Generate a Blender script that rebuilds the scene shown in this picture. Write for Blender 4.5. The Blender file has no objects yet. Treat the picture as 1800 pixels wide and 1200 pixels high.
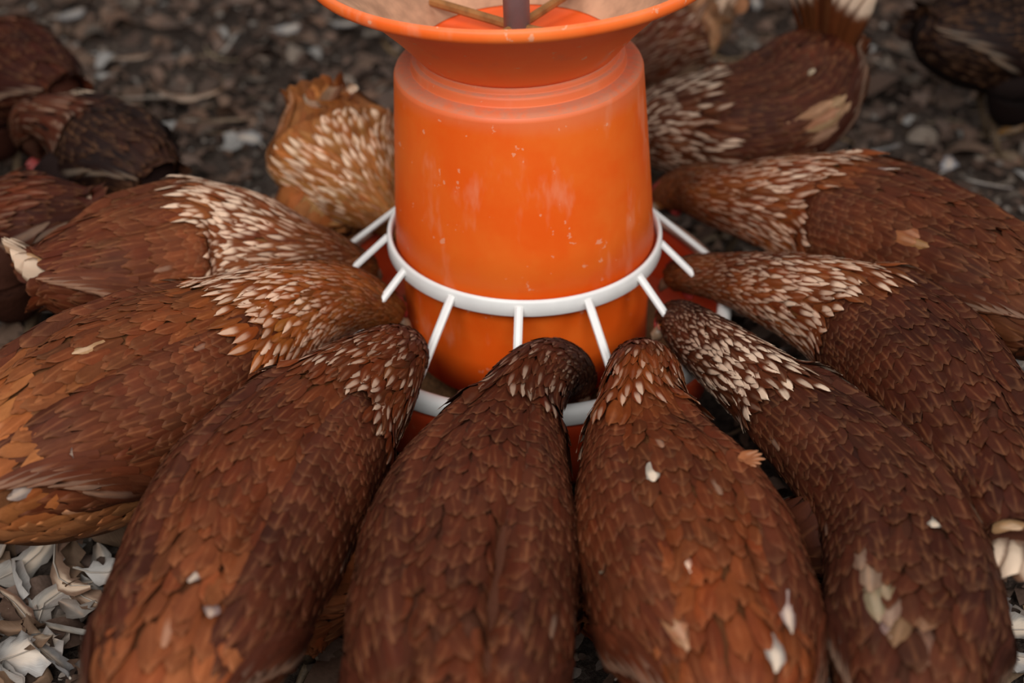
import bpy, math, random
import numpy as np
from mathutils import Vector, Matrix

C = bpy.context.scene.collection
scene = bpy.context.scene
PI = math.pi
random.seed(7)

# ------------------------------------------------------------------ camera, light, exposure
CAM = np.array([-0.013, -1.2685, 0.959]); PITCH = 0.617; F = 2500.0
FW = np.array([0, math.cos(PITCH), -math.sin(PITCH)]); UP = np.array([0, math.sin(PITCH), math.cos(PITCH)]); RT = np.array([1.0, 0, 0])
cd = bpy.data.cameras.new('camera'); cam = bpy.data.objects.new('camera', cd); C.objects.link(cam)
cam.location = CAM; cam.rotation_euler = (PI/2 - PITCH, 0, 0)
cd.sensor_width = 36; cd.lens = 36*F/1800; cd.clip_start = .02
cd.dof.use_dof = True; cd.dof.focus_distance = 1.24; cd.dof.aperture_fstop = 3.0
scene.camera = cam

world = bpy.data.worlds.new('world'); scene.world = world; world.use_nodes = True
wn = world.node_tree.nodes; wl = world.node_tree.links
wn['Background'].inputs[0].default_value = (.97, .97, 1.0, 1)
wn['Background'].inputs[1].default_value = .19

def area(name, loc, target, size, power, col):
    l = bpy.data.lights.new(name, 'AREA'); l.shape = 'RECTANGLE'; l.size = size[0]; l.size_y = size[1]
    l.energy = power; l.color = col
    o = bpy.data.objects.new(name, l); C.objects.link(o); o.location = loc
    o.rotation_euler = (Vector(target)-Vector(loc)).to_track_quat('-Z', 'Y').to_euler()
    return o
area('open_side_light', (-.45, -2.3, 2.3), (0, -.05, .25), (2.9, 1.1), 101, (1.0, .98, .96))
area('right_fill_light', (2.3, -1.3, 2.0), (0, 0, .28), (1.2, 1.0), 26, (1.0, .98, .96))  # added fill lamp to brighten the drum's right side, no visible source
area('overhead_light', (-.5, .9, 2.9), (-.1, .2, .2), (1.4, 1.4), 22, (.95, .98, 1.0))  # broad area lamp overhead, no opening is modelled

vs = scene.view_settings
scene.display_settings.display_device = 'sRGB'
vs.view_transform = 'Standard'; vs.look = 'None'; vs.gamma = 1; vs.use_curve_mapping = False
vs.exposure = -0.14

# ------------------------------------------------------------------ helpers
def px(u, v, z):
    d = FW + RT*(u-900)/F + UP*(600-v)/F
    t = (z-CAM[2])/d[2]
    return CAM + d*t, t
def project(P):
    d = P-CAM; z = d@FW
    return 900+F*(d@RT)/z, 600-F*(d@UP)/z, z

def link(name, mesh, mat=None, parent=None):
    o = bpy.data.objects.new(name, mesh); C.objects.link(o)
    if mat and not mesh.materials: mesh.materials.append(mat)
    if parent: o.parent = parent
    return o
def tag(o, label=None, cat=None, group=None, kind=None):
    if label: o['label'] = label
    if cat: o['category'] = cat
    if group: o['group'] = group
    if kind: o['kind'] = kind
    return o
def empty(name, loc, label=None, cat=None, group=None):
    o = bpy.data.objects.new(name, None); C.objects.link(o); o.location = loc; o.empty_display_size = .02
    return tag(o, label, cat, group)
def mesh_np(name, verts, quads, smooth=True, uv=None, col=None):
    """verts Nx3, quads Mx4; uv per vertex Nx2; col per vertex Nx4"""
    me = bpy.data.meshes.new(name)
    n, m = len(verts), len(quads)
    me.vertices.add(n); me.vertices.foreach_set('co', np.asarray(verts, np.float32).ravel())
    me.loops.add(4*m); q = np.asarray(quads, np.int32).ravel(); me.loops.foreach_set('vertex_index', q)
    me.polygons.add(m); me.polygons.foreach_set('loop_start', np.arange(0, 4*m, 4, dtype=np.int32))
    me.polygons.foreach_set('loop_total', np.full(m, 4, np.int32))
    me.update(calc_edges=True)
    me.polygons.foreach_set('use_smooth', np.full(m, smooth))
    if uv is not None:
        l = me.uv_layers.new(name='UVMap'); l.data.foreach_set('uv', np.asarray(uv, np.float32)[q].ravel())
    if col is not None:
        a = me.color_attributes.new('fc', 'FLOAT_COLOR', 'POINT'); a.data.foreach_set('color', np.asarray(col, np.float32).ravel())
    return me
def mesh_py(name, v, f, smooth=False):
    me = bpy.data.meshes.new(name); me.from_pydata([tuple(map(float, p)) for p in v], [], f); me.update()
    if smooth:
        for p in me.polygons: p.use_smooth = True
    return me
def lathe(name, prof, n=96, M=None, closed=False):
    """prof list of (r,z); M optional matrix baked in"""
    V = []; Q = []
    k = len(prof)
    for i in range(n):
        a = 2*PI*i/n
        for r, z in prof:
            p = Vector((r*math.cos(a), r*math.sin(a), z))
            if M: p = M @ p
            V.append(p)
    for i in range(n):
        j = (i+1) % n
        for s in range(k if closed else k-1):
            t = (s+1) % k
            Q.append((i*k+s, j*k+s, j*k+t, i*k+t))
    return mesh_np(name, np.array(V), Q)
def box_bar(p0, p1, w, h, up=(0, 0, 1), w1=None, h1=None):
    p0 = Vector(p0); p1 = Vector(p1); d = (p1-p0).normalized(); s = d.cross(Vector(up)).normalized(); u = s.cross(d)
    w1 = w1 or w; h1 = h1 or h; V = []
    c = .28
    for p, ww, hh in ((p0, w, h), (p1, w1, h1)):
        for a, b in ((-.5, -.5+c), (-.5+c, -.5), (.5-c, -.5), (.5, -.5+c), (.5, .5-c), (.5-c, .5), (-.5+c, .5), (-.5, .5-c)):
            V.append(p + s*a*ww + u*b*hh)
    Fc = [(i, (i+1) % 8, 8+(i+1) % 8, 8+i) for i in range(8)] + [tuple(range(7, -1, -1)), tuple(range(8, 16))]
    return V, Fc
def tube(pts, rad, n=8):
    V = []; Fc = []
    pts = [Vector(p) for p in pts]
    for i, p in enumerate(pts):
        d = (pts[min(i+1, len(pts)-1)]-pts[max(i-1, 0)]).normalized()
        a = d.cross(Vector((.31, .22, .92))).normalized(); b = d.cross(a)
        for k in range(n):
            t = 2*PI*k/n; V.append(p + (a*math.cos(t)+b*math.sin(t))*rad[i])
    for i in range(len(pts)-1):
        for k in range(n):
            Fc.append((i*n+k, i*n+(k+1) % n, (i+1)*n+(k+1) % n, (i+1)*n+k))
    Fc.append(tuple(range(n-1, -1, -1))); Fc.append(tuple((len(pts)-1)*n+k for k in range(n)))
    return V, Fc
def merge(parts):
    V = []; Fc = []
    for v, f in parts:
        o = len(V); V += list(v); Fc += [tuple(i+o for i in q) for q in f]
    return V, Fc

# ------------------------------------------------------------------ materials
class MT:
    def __init__(s, name, rough=.5, spec=.5):
        s.m = bpy.data.materials.new(name); s.m.use_nodes = True; s.n = s.m.node_tree.nodes; s.l = s.m.node_tree.links
        s.b = s.n['Principled BSDF']; s.b.inputs['Roughness'].default_value = rough
        s.b.inputs['Specular IOR Level'].default_value = spec
    def add(s, t, **k):
        x = s.n.new(t)
        for a, v in k.items(): setattr(x, a, v)
        return x
    def math(s, op, a, b=None, c=None, clamp=False):
        x = s.add('ShaderNodeMath', operation=op, use_clamp=clamp)
        for i, v in enumerate((a, b, c)):
            if v is None: continue
            if isinstance(v, (int, float)): x.inputs[i].default_value = v
            else: s.l.new(v, x.inputs[i])
        return x.outputs[0]
    def smooth(s, v, a, b, lo=0., hi=1.):
        x = s.add('ShaderNodeMapRange', interpolation_type='SMOOTHSTEP')
        s.l.new(v, x.inputs[0]); x.inputs[1].default_value = a; x.inputs[2].default_value = b
        x.inputs[3].default_value = lo; x.inputs[4].default_value = hi
        return x.outputs[0]
    def mix(s, fac, a, b, mode='MIX'):
        x = s.add('ShaderNodeMix', data_type='RGBA', blend_type=mode)
        for i, v in ((0, fac), (6, a), (7, b)):
            if isinstance(v, (int, float)): x.inputs[i].default_value = v
            elif isinstance(v, tuple): x.inputs[i].default_value = v if len(v) == 4 else (*v, 1)
            else: s.l.new(v, x.inputs[i])
        return x.outputs[2]
    def noise(s, scale, detail=3, rough=.5, vec=None, stretch=None, coord='Object'):
        tc = s.add('ShaderNodeTexCoord'); v = vec or tc.outputs[coord]
        if stretch:
            mp = s.add('ShaderNodeMapping'); mp.inputs['Scale'].default_value = stretch; s.l.new(v, mp.inputs[0]); v = mp.outputs[0]
        x = s.add('ShaderNodeTexNoise'); s.l.new(v, x.inputs['Vector']); x.inputs['Scale'].default_value = scale
        x.inputs['Detail'].default_value = detail; x.inputs['Roughness'].default_value = rough
        return x.outputs[0]
    def color(s, v):
        if isinstance(v, tuple): s.b.inputs['Base Color'].default_value = (*v, 1)
        else: s.l.new(v, s.b.inputs['Base Color'])
    def bump(s, h, strength=.3, dist=.001):
        x = s.add('ShaderNodeBump'); x.inputs['Strength'].default_value = strength; x.inputs['Distance'].default_value = dist
        s.l.new(h, x.inputs['Height']); s.l.new(x.outputs[0], s.b.inputs['Normal'])

def mat_feather():
    t = MT('feather', .6, .14)
    at = t.add('ShaderNodeAttribute', attribute_name='fc'); uvn = t.add('ShaderNodeUVMap', uv_map='UVMap')
    sp = t.add('ShaderNodeSeparateXYZ'); t.l.new(uvn.outputs[0], sp.inputs[0])
    u, v = sp.outputs[0], sp.outputs[1]
    du = t.math('ABSOLUTE', t.math('SUBTRACT', u, .5))
    # barbs run obliquely away from the shaft
    cb = t.add('ShaderNodeCombineXYZ')
    t.l.new(t.math('MULTIPLY', t.math('SUBTRACT', v, t.math('MULTIPLY', du, .7)), 60.), cb.inputs[0])
    t.l.new(t.math('MULTIPLY', u, 3.), cb.inputs[1])
    oc = t.add('ShaderNodeTexCoord'); sc = t.add('ShaderNodeSeparateXYZ'); t.l.new(oc.outputs['Object'], sc.inputs[0])
    t.l.new(t.math('MULTIPLY', sc.outputs[0], 40.), cb.inputs[2])
    nz = t.noise(1.0, 3, .7, vec=cb.outputs[0])
    big = t.noise(38, 2, .6)
    wob = t.math('MULTIPLY', t.math('SUBTRACT', nz, .5), .25)
    shv = t.smooth(t.noise(55, 1, .5), .35, .65, .15, 1.)
    shaft = t.math('MULTIPLY', shv, t.math('MULTIPLY', t.smooth(du, .0, .13, 1, 0), t.smooth(v, .15, .6, .08, .46)))
    c = t.mix(t.smooth(nz, .3, .7, 0, .30), at.outputs['Color'], (.35, .3, .3), 'MULTIPLY')
    c = t.mix(shaft, c, t.mix(.5, t.mix(1., c, (2.2, 2.0, 1.8), 'MULTIPLY'), (.34, .15, .06)), 'MIX')
    c = t.mix(t.smooth(big, .35, .7, 0, .4), c, (.45, .38, .36), 'MULTIPLY')
    rim = t.math('MULTIPLY', t.smooth(v, .7, .98, 0, 1), .10)
    c = t.mix(rim, c, (.42, .2, .09))
    edge = t.math('MULTIPLY', t.smooth(du, .36, .5, 0, 1), .28)  # shade between overlapping feathers, painted in as darker edges
    c = t.mix(edge, c, (.4, .3, .28), 'MULTIPLY')
    dw = t.math('DIVIDE', t.math('ADD', du, t.math('MULTIPLY', wob, .4)), t.math('ADD', .55, t.math('MULTIPLY', at.outputs['Alpha'], .65)))
    cm = t.math('MULTIPLY', t.smooth(t.math('ADD', v, wob), .30, .62), t.smooth(dw, .16, .36, 1, 0))
    cm = t.math('MULTIPLY', cm, at.outputs['Alpha'], clamp=True)
    c = t.mix(cm, c, t.mix(.22, (.82, .64, .47), t.mix(1., c, (2.6, 2.6, 2.6), 'MULTIPLY')))
    t.color(c)
    t.bump(t.math('ADD', t.math('MULTIPLY', nz, .6), t.math('MULTIPLY', du, -1.0)), .4, .0010)
    
    return t.m
def mat_plain(name, col, rough=.5, spec=.4, var=.25, scale=60, bump=.2, dist=.0008):
    t = MT(name, rough, spec); n = t.noise(scale, 4, .6)
    t.color(t.mix(t.smooth(n, .3, .7), tuple(x*(1-var) for x in col), tuple(min(1, x*(1+var*.6)) for x in col)))
    if bump: t.bump(n, bump, dist)
    return t.m
def mat_orange(name, base, dust_up=.9, spots=1., low=None):
    t = MT(name, .45, .4)
    n1 = t.noise(9, 5, .65); n2 = t.noise(120, 3, .6); n3 = t.noise(34, 5, .7); n4 = t.noise(30, 4, .6, stretch=(1, 1, .35))
    g = t.add('ShaderNodeNewGeometry'); s = t.add('ShaderNodeSeparateXYZ'); t.l.new(g.outputs['True Normal'], s.inputs[0])
    up = t.smooth(s.outputs[2], .3, .85)
    c = t.mix(t.smooth(n1, .35, .7, 0, .45), base, (min(1, base[0]*1.0), base[1]*1.9+.01, base[2]*3+.012))
    sm = t.math('MULTIPLY', t.smooth(n4, .56, .74, 0, .34*spots), 1.0)
    c = t.mix(sm, c, (.85, .35, .2))
    sp = t.smooth(t.noise(70, 3, .6), .665, .70, 0, .55*spots); c = t.mix(sp, c, (.85, .42, .26))
    d = t.math('MULTIPLY', up, t.smooth(t.math('ADD', t.math('MULTIPLY', n1, .7), t.math('MULTIPLY', n2, .55)), .5, .72, .35, 1.0)); d = t.math('MULTIPLY', d, dust_up)
    c = t.mix(d, c, (.42, .22, .14))
    if low: c = low(t, c, n1, n3)
    t.color(c)
    r = t.math('ADD', .46, t.math('MULTIPLY', d, .4)); t.l.new(t.math('ADD', r, t.math('MULTIPLY', sm, .6)), t.b.inputs['Roughness'])
    t.bump(t.math('ADD', n3, n1), .06, .001)
    t.b.inputs['Subsurface Weight'].default_value = .0
    return t.m
def shoulder_dust(t, c, n1, n3):
    tc = t.add('ShaderNodeTexCoord'); s = t.add('ShaderNodeSeparateXYZ'); t.l.new(tc.outputs['Object'], s.inputs[0])
    z = t.math('ADD', s.outputs[2], t.math('MULTIPLY', t.math('SUBTRACT', n1, .5), .02))
    m = t.smooth(z, .366, .386, 0, .42)
    return t.mix(m, c, (.74, .22, .11))
M_F = mat_feather()
M_DRUM = mat_orange('orange plastic', (.86, .105, .004), .85, 1., shoulder_dust)
M_FUN = mat_orange('dusty orange plastic', (1.0, .15, .018), .35, 1.2)  # base brightened to stand in for bounce light under the flare
M_DUSTY = mat_plain('dust coated plastic', (.55, .30, .18), .75, .2, .3, 25, .2)
M_PAN = mat_orange('red orange plastic', (.52, .04, .006), .3, .3)
M_WHITE = mat_plain('white plastic', (.86, .85, .82), .38, .45, .05, 30, .03)
def mat_rim():
    t = MT('white plastic tan on far half', .42, .4); tc = t.add('ShaderNodeTexCoord'); sp = t.add('ShaderNodeSeparateXYZ'); t.l.new(tc.outputs['Object'], sp.inputs[0])
    n = t.noise(14, 4, .6); m = t.smooth(t.math('ADD', t.math('MULTIPLY', sp.outputs[1], 4.), n), .15, .6)  # rim turns from white to patchy tan towards the far half
    t.color(t.mix(m, (.86, .85, .82), (.36, .20, .14))); return t.m
M_RIM = mat_rim()
M_PIPE = mat_plain('grey tube', (.25, .24, .27), .5, .4, .15, 30, .05)
M_BRACE = mat_plain('dusty brace', (.30, .13, .04), .7, .3, .3, 60)
M_FEED = mat_plain('feed meal', (.20, .10, .045), .9, .1, .6, 400, 1., .003)
M_COMB = mat_plain('comb skin', (.26, .025, .02), .55, .4, .3, 300, .5)
M_BEAK = mat_plain('beak horn', (.24, .15, .09), .45, .4, .2, 200)
M_QUILL = mat_plain('quill', (.42, .36, .30), .4, .3, .1)
M_LEG = mat_plain('leg scales', (.15, .10, .06), .55, .3, .35, 350, .6)
M_FACE = mat_plain('face skin', (.35, .12, .08), .65, .3, .4, 250, .5)
M_EYE = mat_plain('eye', (.30, .09, .01), .12, .6, .2, 50, 0)
M_PUPIL = mat_plain('pupil', (.005, .005, .005), .08, .6, 0, 50, 0)
def mat_under():
    t = MT('down and skin', .8, .1); at = t.add('ShaderNodeAttribute', attribute_name='fc'); t.color(at.outputs['Color'])
    t.bump(t.noise(160, 4, .7), .6, .003); return t.m
M_UNDER = mat_under()
def mat_ground():
    t = MT('litter floor', .95, .1)
    a = t.noise(22, 6, .7); b = t.noise(110, 5, .75); c3 = t.noise(3.0, 3, .6)
    c = t.mix(t.smooth(b, .35, .68), (.06, .042, .034), (.19, .14, .11))
    c = t.mix(t.smooth(a, .56, .72, 0, .7), c, (.26, .23, .20))
    c = t.mix(t.smooth(c3, .4, .65, 0, .35), c, (.45, .35, .3), 'MULTIPLY')
    t.color(c); t.bump(t.math('ADD', a, b), 1.0, .02); return t.m
M_GROUND = mat_ground()
def mat_attr(name, rough=.8):
    t = MT(name, rough, .2); at = t.add('ShaderNodeAttribute', attribute_name='fc')
    n = t.noise(220, 3, .6, stretch=(1, 1, 1)); t.color(t.mix(t.smooth(n, .3, .7, 0, .5), at.outputs['Color'], (.5, .45, .4), 'MULTIPLY'))
    t.bump(n, .4, .001); return t.m
M_CHIP = mat_attr('litter pieces')

# ------------------------------------------------------------------ floor
rng = np.random.default_rng(11)
def floor():
    n = 150; xs = np.linspace(-3.6, 3.6, n); ys = np.linspace(-2.4, 5.2, n)
    X, Y = np.meshgrid(xs, ys)
    Z = np.zeros_like(X)
    for k in range(26):
        kx, ky = rng.normal(0, 22, 2); Z += .0016*np.sin(kx*X+ky*Y+rng.uniform(0, 6))
    V = np.stack([X, Y, Z-.004], -1).reshape(-1, 3)
    i = np.arange(n-1); I, J = np.meshgrid(i, i); a = (J*n+I).ravel()
    Q = np.stack([a, a+1, a+n+1, a+n], -1)
    return tag(link('floor', mesh_np('floor', V, Q), M_GROUND), 'dark trodden litter floor of chicken droppings and shavings', kind='structure')
floor()

# ------------------------------------------------------------------ poultry feeder
def feeder():
    root = empty('poultry_feeder', (0, 0, 0), 'orange plastic drum poultry feeder with flared funnel top and white grill ring', 'feeder')
    L = Matrix.Translation((0, 0, .2)) @ Matrix.Rotation(math.radians(-2.1), 4, 'Y') @ Matrix.Translation((0, 0, -.2))
    rd = lambda z: .1335+(.1205-.1335)*(z-.205)/(.38-.205)
    drum = [(.1225, .075), (.1275, .075), (.1285, .12), (.1295, .190), (.1335, .196), (rd(.25), .25), (rd(.31), .31), (rd(.35), .35), (rd(.378), .378), (rd(.382), .3822), (.1203, .3830), (.1199, .3842),
            (.1188, .3868), (.1166, .3888), (.1130, .3897), (.1048, .3900), (.1040, .3900), (.1036, .3912), (.1030, .3965), (.1020, .3990), (.1000, .4000), (.0985, .4003), (.0980, .4015), (.0974, .4050), (.0960, .4066), (.0935, .4070), (.0925, .400), (.0925, .396),
            (.100, .385), (.112, .383), (.117, .378), (.1285, .21), (.125, .19), (.1225, .08)]
    link('drum', lathe('drum', drum, 128, L), M_DRUM, root)
    # funnel: outside up, rolled lip, inside down
    fun = [(.0925, .4055), (.0975, .4070), (.1010, .4110), (.108, .420), (.122, .436), (.140, .4545), (.158, .470), (.174, .481), (.1845, .4872),
           (.1885, .4880), (.1925, .4905), (.1950, .4945), (.1950, .5000), (.1925, .5030), (.1890, .5010), (.1850, .4960)]
    fo = link('funnel', lathe('funnel', fun, 128, L), M_FUN, root)
    tag(fo, 'flared orange funnel with a rolled lip')
    inn = [(.1850, .4960), (.174, .4865), (.158, .4745), (.140, .4590), (.122, .4405), (.108, .4245), (.0990, .4150), (.0930, .4085)]
    ff = link('funnel_lining', lathe('funnel_lining', inn, 96, L), M_DUSTY, fo); tag(ff, 'dusty pale inside of the funnel')
    cone = [(.0935, .4078), (.0925, .4072), (.060, .4090), (.030, .4110), (.0127, .4125)]
    link('funnel_floor', lathe('funnel_floor', cone, 96, L), M_PAN if 0 else MAT_BRIGHT, fo)
    V = []
    for i, a in enumerate((54, 144, 234, 324)):
        a = math.radians(a); d = Vector((math.cos(a), math.sin(a), 0))
        v, f = box_bar(L @ (d*.011+Vector((0, 0, .424))), L @ (d*.104+Vector((0, 0, .4275))), .0065, .009)
        b = link('brace', mesh_py('brace', v, f), M_BRACE, fo)
    tb = [(.0118, .40), (.0126, .40), (.0126, .86), (.0118, .86)]
    p = link('tube', lathe('tube', tb, 32, L, True), M_PIPE, root); tag(p, 'grey hanging tube through the funnel')
    # grill
    hoop = [(.1372, .2050), (.1392, .2062), (.1412, .2050), (.1420, .2030), (.1424, .1895), (.1412, .1880), (.1385, .1880), (.1372, .1900)]
    ho = link('grill_ring', lathe('grill_ring', hoop, 128, None, True), M_WHITE, root); tag(ho, 'white grill hoop around the drum')
    for k in range(13):
        a = math.radians(-90-2.6+27.69*k); d = Vector((math.cos(a), math.sin(a), 0))
        v, f = box_bar(d*.1415+Vector((0, 0, .1990)), d*.2135+Vector((0, 0, .1290)), .0082, .0062, w1=.0080, h1=.006)
        o = link('spoke', mesh_py('spoke', v, f), M_WHITE, ho)
    rim = [(.2040, .1260), (.2060, .1300), (.2100, .1322), (.2150, .1318), (.2185, .1290), (.2198, .1250), (.2200, .1150), (.2185, .1130), (.2165, .1140), (.2150, .1240), (.2080, .1245)]
    ri = link('pan_rim', lathe('pan_rim', rim, 128, None, True), M_RIM, root); tag(ri, 'rounded white rim of the pan')
    pan = [(.050, .035), (.150, .030), (.175, .032), (.200, .060), (.2085, .100), (.2090, .1240), (.2145, .1238), (.2140, .095), (.2050, .052), (.186, .014), (.180, .003), (.172, .003), (.168, .016), (.050, .020)]
    link('pan', lathe('pan', pan, 128, None, True), M_PAN, root)
    n = 90
    fv = [(.10, .050), (.13, .048), (.15, .044), (.17, .040), (.185, .042), (.192, .046)]
    me = lathe('feed', fv, 128)
    co = np.zeros(len(me.vertices)*3); me.vertices.foreach_get('co', co); co = co.reshape(-1, 3); co[:, 2] += rng.normal(0, .0016, len(co))
    me.vertices.foreach_set('co', co.ravel())
    tag(link('feed', me, M_FEED), 'tan feed meal lying in the red feeder pan', 'feed', kind='stuff')
MAT_BRIGHT = mat_orange('bright orange plastic', (.90, .085, .004), 0, .2)
feeder()

# ------------------------------------------------------------------ hens
def catmull(P, n):
    P = np.asarray(P, float); d = np.linalg.norm(np.diff(P[:, :3], axis=0), axis=1); t = np.concatenate([[0], np.cumsum(d)])
    m = np.zeros_like(P)
    for i in range(len(P)):
        a, b = max(i-1, 0), min(i+1, len(P)-1); m[i] = (P[b]-P[a])/(t[b]-t[a])
    x = np.linspace(0, t[-1], n); k = np.clip(np.searchsorted(t, x, 'right')-1, 0, len(P)-2)
    h = (t[k+1]-t[k])[:, None]; s = ((x-t[k])/(t[k+1]-t[k]))[:, None]
    return ((2*s**3-3*s**2+1)*P[k]+(s**3-2*s**2+s)*h*m[k]+(-2*s**3+3*s**2)*P[k+1]+(s**3-s**2)*h*m[k+1])
sstep = lambda x, a, b: np.clip((x-a)/(b-a), 0, 1)**2*(3-2*np.clip((x-a)/(b-a), 0, 1))

class Shape:
    def __init__(s, st, seed, kf=.875, gs=0., belly=1.12, wing=(.36, .92), groove=.05):
        P = []
        for e in st:
            if len(e) == 5: P.append(list(e[:4]))
            elif len(e) == 4:
                p, t = px(e[0], e[1], e[3]); P.append([*p, e[2]*t/F])
            else: P.append(list(e[:3])+[e[3]])          # world metres
        D = catmull(P, 160); mxr = D[:, 3].max(); D[:, 3] *= np.interp(D[:, 3]/mxr, [.3, .6, 1.], [.86, kf-.01, kf])
        for _ in range(6): D[1:-1] = .25*D[:-2]+.5*D[1:-1]+.25*D[2:]
        for _ in range(150):                                      # the trunk bends gently, only the thin neck may turn sharply
            w_ = np.clip((D[1:-1, 3:]/D[:, 3].max()-.35)/.4, 0, 1); Dn = .25*D[:-2]+.5*D[1:-1]+.25*D[2:]; D[1:-1, :3] += w_*(Dn-D[1:-1])[:, :3]
        seg = np.linalg.norm(np.diff(D[:, :3], axis=0), axis=1); s.m = np.concatenate([[0], np.cumsum(seg)]); s.L = s.m[-1]
        s.C = D[:, :3]; s.r = D[:, 3]
        T = np.gradient(s.C, s.m, axis=0); T /= np.linalg.norm(T, axis=1)[:, None]
        S = np.cross(T, [0, 0, 1.]); S /= np.linalg.norm(S, axis=1)[:, None]
        for i in range(len(S)-2, -1, -1):
            if S[i]@S[i+1] < 0: S[i] *= -1
        for _ in range(12): S[1:-1] = .25*S[:-2]+.5*S[1:-1]+.25*S[2:]
        S /= np.linalg.norm(S, axis=1)[:, None]
        s.T = T; s.S = S; s.N = np.cross(S, T); s.N /= np.linalg.norm(s.N, axis=1)[:, None]
        s.mb = s.m[np.argmax(s.r)]; s.belly = belly; s.w = (wing[0], wing[1]*s.L); s.gr = groove; s.gs = gs
        rg = np.random.default_rng(seed); s.ph = rg.uniform(0, 6.28, (6, 3)); s.kk = rg.uniform(.6, 1.6, (6, 2))
    def ip(s, A, m):
        return np.stack([np.interp(m, s.m, A[:, k]) for k in range(3)], -1)
    def rad(s, m, cap=False):
        mm = np.clip(m, .0015 if cap else .004, s.L-(.0005 if cap else .012))
        r = np.interp(mm, s.m, s.r)
        h = np.minimum(s.r[0], .02); r = r*np.sqrt(np.clip(1-(1-np.clip(mm/h, 0, 1))**2, .02, 1))
        e = s.r[-1]*.9; r = r*np.sqrt(np.clip(1-(1-np.clip((s.L-mm)/e, 0, 1))**2, .02, 1))
        return r
    def wingwin(s, m, th):
        a = np.abs(np.angle(np.exp(1j*th)))
        lo = .50 + .28*sstep(m, s.w[0], s.w[1])*0
        return sstep(m, s.w[0], s.w[0]+.04)*(1-sstep(m, s.w[1]-.05, s.w[1]))*sstep(a, lo, lo+.16)*(1-sstep(a, 1.75, 2.0))
    def surf(s, m, th, off, wing=None, cap=False):
        m = np.asarray(m, float); th = np.asarray(th, float)
        Cc = s.ip(s.C, m); over = np.clip(m-s.L, 0, None); under = np.clip(-m, 0, None)
        Cc = Cc + s.T[-1]*over[..., None] - s.T[0]*under[..., None]
        N = s.ip(s.N, m); S = s.ip(s.S, m); r = s.rad(m, cap)
        body = sstep(m, s.mb-.16, s.mb-.03)
        c, sn = np.cos(th), np.sin(th)
        hf = np.where(c > 0, 1-.07*body, 1+(s.belly-1)*body); wf = 1+.05*body
        a = np.abs(np.angle(np.exp(1j*th)))
        g = s.gr*np.exp(-((a-.44)/.10)**2)*sstep(m, s.mb-.02, s.mb+.07)*(1-sstep(m, s.L-.1, s.L-.03))
        lump = sum(np.sin(s.kk[k, 0]*m*45+s.ph[k, 0])*np.sin((1+k % 3)*th+s.ph[k, 1]+s.kk[k, 1]*m*20) for k in range(6))*.0085*body
        lump = lump + body*sstep(m, s.mb+.03, s.mb+.12)*.030*np.sin(m*105+s.ph[0, 0]+2.2*np.sin(3*th+s.ph[1, 1]))*np.sin(4.5*th+s.ph[2, 1])*np.exp(-(a/.8)**2)
        R = r*(1-g*(1+s.gs*np.sign(np.sin(th)))+lump)
        if wing is not None: R = R + wing*s.wingwin(m, th)
        nrm = N*(c/hf)[..., None]+S*(sn/wf)[..., None]
        return Cc + N*(R*hf*c)[..., None]+S*(R*wf*sn)[..., None] + nrm*np.asarray(off)[..., None], nrm

NA, NB = 6, 5
AA, BB = np.meshgrid(np.array([0, .30, .58, .80, .93, 1.]), np.linspace(-1, 1, NB), indexing='ij')
_i = np.arange(NA-1)[:, None]*NB+np.arange(NB-1)[None]; FQ = np.stack([_i, _i+1, _i+NB+1, _i+NB], -1).reshape(-1, 4)
FUV = np.stack([BB*.5+.5, AA], -1).reshape(-1, 2)
def build_feathers(sh, fe, rg):
    """fe: dict of arrays. returns verts (N, NA*NB, 3)"""
    n = len(fe['m']); a = AA[None]; b = BB[None]
    g = lambda k: fe[k][:, None, None]
    wr = np.interp(AA, [0, .30, .58, .80, .93, 1], [.4, .9, 1, .94, .74, .42])[None]; wpt = np.interp(AA, [0, .30, .58, .80, .93, 1], [.4, .92, 1, .72, .38, .06])[None]
    wpf = wr*(1-g('pt'))+wpt*g('pt')
    k = .13*(1-g('pt'))+.08*g('pt')
    al = g('L')*(a-k*b*b*a)
    al = al + (AA[None] > .9)*rg.normal(0, .018, (n, NA, NB))*g('L')
    ac = .5*g('W')*wpf*b
    ca, sa = np.cos(g('ang')), np.sin(g('ang')); x = al*ca-ac*sa; y = al*sa+ac*ca
    m = g('m')+x; m = np.where(m > sh.L-.012, sh.L-.012+(m-sh.L+.012)*.45, m); R = np.maximum(sh.rad(g('m')+0*x), .008)
    th = g('th')+y/R + g('curl')*a*a
    off = g('o0')+g('o1')*a**1.4-g('W')*.07*b*b*(1-.3*a)+.0012
    off = off + (a > .6)*rg.normal(0, .00018, (n, NA, NB))
    P, _ = sh.surf(m, th, off, g('wing'))
    return P.reshape(n, NA*NB, 3)

def hsv_j(base, n, rg, v=.16, h=.08):
    base = np.array(base)*np.array([.52, .345, .245]); k = rg.normal(1, v, (n, 1)); w = rg.normal(0, h, (n, 1))
    return np.clip(base*k*(1+w*np.array([0, 1, 1.5])), .002, 1)

def small_mesh(v, f, name, mat, parent, smooth=True, label=None):
    o = link(name, mesh_py(name, v, f, smooth), mat, parent)
    if label: o['label'] = label
    return o
def sphere(c, r, n=10, axes=None):
    V = []; Fc = []
    for i in range(n+1):
        for j in range(2*n):
            a = PI*i/n; b = PI*j/n
            p = np.array([math.sin(a)*math.cos(b), math.sin(a)*math.sin(b), math.cos(a)])*r
            if axes is not None: p = p@axes
            V.append(c+p)
    for i in range(n):
        for j in range(2*n):
            Fc.append((i*2*n+j, i*2*n+(j+1) % (2*n), (i+1)*2*n+(j+1) % (2*n), (i+1)*2*n+j))
    return V, Fc

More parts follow.
